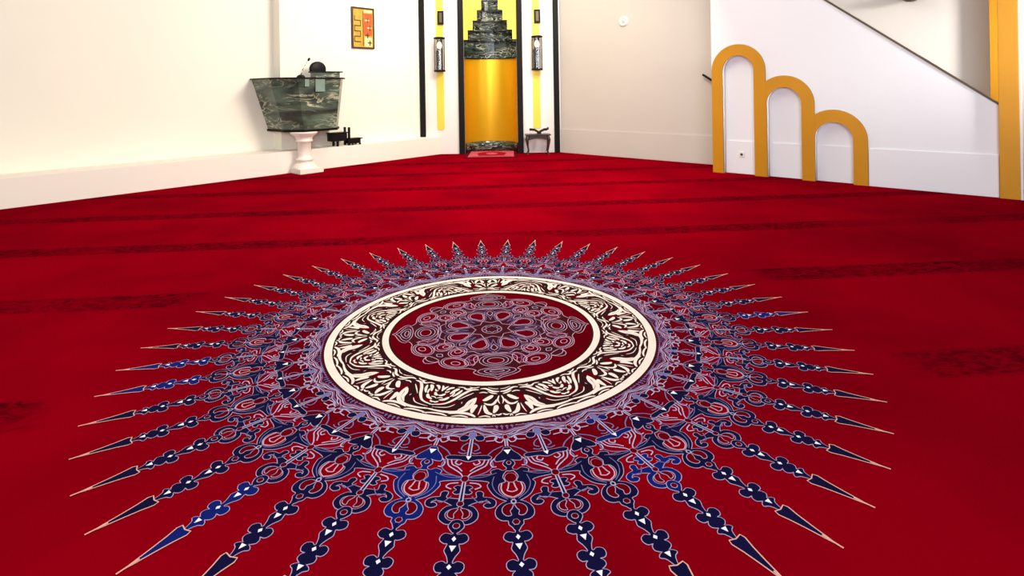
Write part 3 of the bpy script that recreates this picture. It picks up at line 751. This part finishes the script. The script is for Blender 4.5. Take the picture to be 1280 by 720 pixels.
bm = bmesh.new(); prism(bm, grow(top, .035), 1.856, 1.88); obj('top_rim', onl(bm), M['black'], pu)
bm = bmesh.new(); prism(bm, grow(bot, .02), .815, .859); obj('base_rim', onl(bm), M['black'], pu)
bm = bmesh.new()
lathe(bm, [(.0, .813), (.27, .813), (.26, .78), (.18, .72), (.145, .66), (.165, .645), (.165, .62), (.13, .60), (.125, .34), (.145, .29), (.175, .28), (.175, .25), (.145, .235), (.15, .211)], AC-.15, BC+.05, 28)
col_ = obj('column', onl(bm), M['ped'], pu)
bm = bmesh.new(); lathe(bm, [(.15, .21), (.18, .19), (.23, .13), (.24, .10)], AC-.15, BC+.05, 28); box(bm, AC-.37, AC+.12, BC-.10, BC+.30, .002, .10, .01)
obj('plinth', onl(bm), M['ped'], col_)
# bright inset panels on the front
bm = bmesh.new(); box(bm, 5.56, 5.76, -10.30, -10.285, 1.60, 1.85, .003); obj('pale_panel', onl(bm), M['pane'], mbx)
bm = bmesh.new(); box(bm, 5.34, 5.43, -10.30, -10.287, 1.70, 1.85, .003); obj('pale_panel', onl(bm), M['pane'], mbx)

# things on the pulpit
def on_p(name, a, b, z, label, cat):
    return empty(name, W(a, b, z), label, cat, rz=math.atan2(T.y, T.x))
le = on_p('table_lectern', 5.88, -10.48, 1.881, 'small green marble reading desk with dark top on the pulpit', 'lectern')
bm = bmesh.new(); prism(bm, [(-.26, -.11), (.26, -.11), (.26, .11), (-.26, .11)], 0, .10); obj('body', bm, M['pmarble'], le)
bm = bmesh.new(); prism(bm, [(-.30, -.13), (.32, -.13), (.32, .13), (-.30, .13)], .101, .125); obj('dark_top', bm, M['blackm'], le)
mc = on_p('microphone', 5.40, -10.56, 1.881, 'slim gooseneck microphone leaning right on the pulpit top', 'microphone')
bm = bmesh.new(); lathe(bm, [(0, 0), (.08, 0), (.08, .02), (.05, .05), (.015, .06), (0, .06)], 0, 0, 20); obj('base', bm, M['blackm'], mc)
bm = bmesh.new(); tube(bm, [(0, 0, .05), (.03, 0, .14), (.09, 0, .25), (.16, 0, .345)], .010, 8); obj('stem', bm, M['chrome'], mc)
bm = bmesh.new(); tube(bm, [(.155, 0, .335), (.165, 0, .35), (.185, 0, .385), (.19, 0, .395)], [.012, .022, .022, .008], 10); obj('microphone_head', bm, M['blackm'], mc)
cu = on_p('round_cushion', 5.90, -10.82, 1.881, 'round black cushion standing upright on the pulpit behind the reading desk', 'cushion')
bm = bmesh.new(); b3 = lathe(bmesh.new(), [(0, -.04), (.14, -.04), (.17, -.02), (.17, .02), (.14, .04), (0, .04)], 0, 0, 28)
bm.free(); b3.transform(Matrix.Translation((0, 0, .185)) @ Matrix.Rotation(math.radians(90), 4, 'X') @ Matrix.Diagonal((1.05, .92, 1, 1))); obj('pad', b3, M['blackm'], cu)
bm = bmesh.new(); box(bm, -.10, .10, -.05, .05, 0, .03, .006); obj('foot', bm, M['blackm'], cu)

# black steps up to the pulpit, standing on the ledge
sp_ = on_p('steps_unit', 6.52, -10.885, .431, 'small black metal steps on the white ledge behind the pulpit', 'steps')
bm = bmesh.new(); box(bm, -.34, .02, -.10, .10, .11, .27, .006); obj('cabinet', bm, M['blackm'], sp_)
bm = bmesh.new(); box(bm, -.36, .06, -.11, .11, .271, .292, .004); obj('tread', bm, M['blackm'], sp_)
bm = bmesh.new(); box(bm, .11, .40, -.11, .11, .125, .146, .004); obj('tread', bm, M['blackm'], sp_)
bm = bmesh.new(); box(bm, .10, .36, -.085, .085, .03, .124, .004); obj('cabinet', bm, M['blackm'], sp_)
for x, z in ((-.20, .109), (.075, .39), (.34, .029), (.16, .029)):
    for y in (-.085, .085):
        bm = bmesh.new(); box(bm, x-.022, x+.022, y-.016, y+.016, 0.001, z, .003); obj('leg', bm, M['blackm'], sp_)

# framed calligraphy
fr = empty('framed_picture', W(7.30, BR, 2.56), 'small framed gold and orange calligraphy picture on the left wall', 'picture')
fr.location = W(7.17, BR, 2.56)
def onf(bm): place(bm, Vector(), T, U); return bm
PW, PH = .29, .93
bm = bmesh.new()
for bx in ((-PW, PW, 0, .03), (-PW, PW, PH-.03, PH), (-PW, -PW+.03, .03, PH-.03), (PW-.02, PW, .03, PH-.03)): box(bm, bx[0], bx[1], .002, .05, bx[2], bx[3], .003)
obj('frame', onf(bm), M['wood'], fr)
bm = bmesh.new(); box(bm, -PW+.03, PW-.02, .004, .02, .03, PH-.03, mi=0)
box(bm, .03, PW-.04, .0205, .022, .30, .80, mi=1); box(bm, .05, PW-.05, .0205, .022, .05, .26, mi=2); box(bm, .03, PW-.04, .0205, .022, .82, .88, mi=2)
for i in range(5): box(bm, -.22, -.05, .0205, .023, .14+.12*i, .165+.12*i, mi=3)
for i in range(5): box(bm, -.22+.15*(i % 2), -.20+.15*(i % 2), .0205, .023, .14+.12*i, .26+.12*i, mi=3)
for i in range(4):
    b3 = Vector((.13 if i % 2 else .19, 0, .12+.17*i))
    box(bm, b3.x-.07, b3.x+.04, .0225, .024, b3.z, b3.z+.03, mi=2 if i > 1 else 3); box(bm, b3.x-.02, b3.x+.01, .0225, .024, b3.z-.05, b3.z+.07, mi=3)
box(bm, .0, .02, .0205, .0235, .06, .85, mi=3)
obj('calligraphy', onf(bm), [M['art1'], M['art2'], M['art3'], M['art4']], fr)
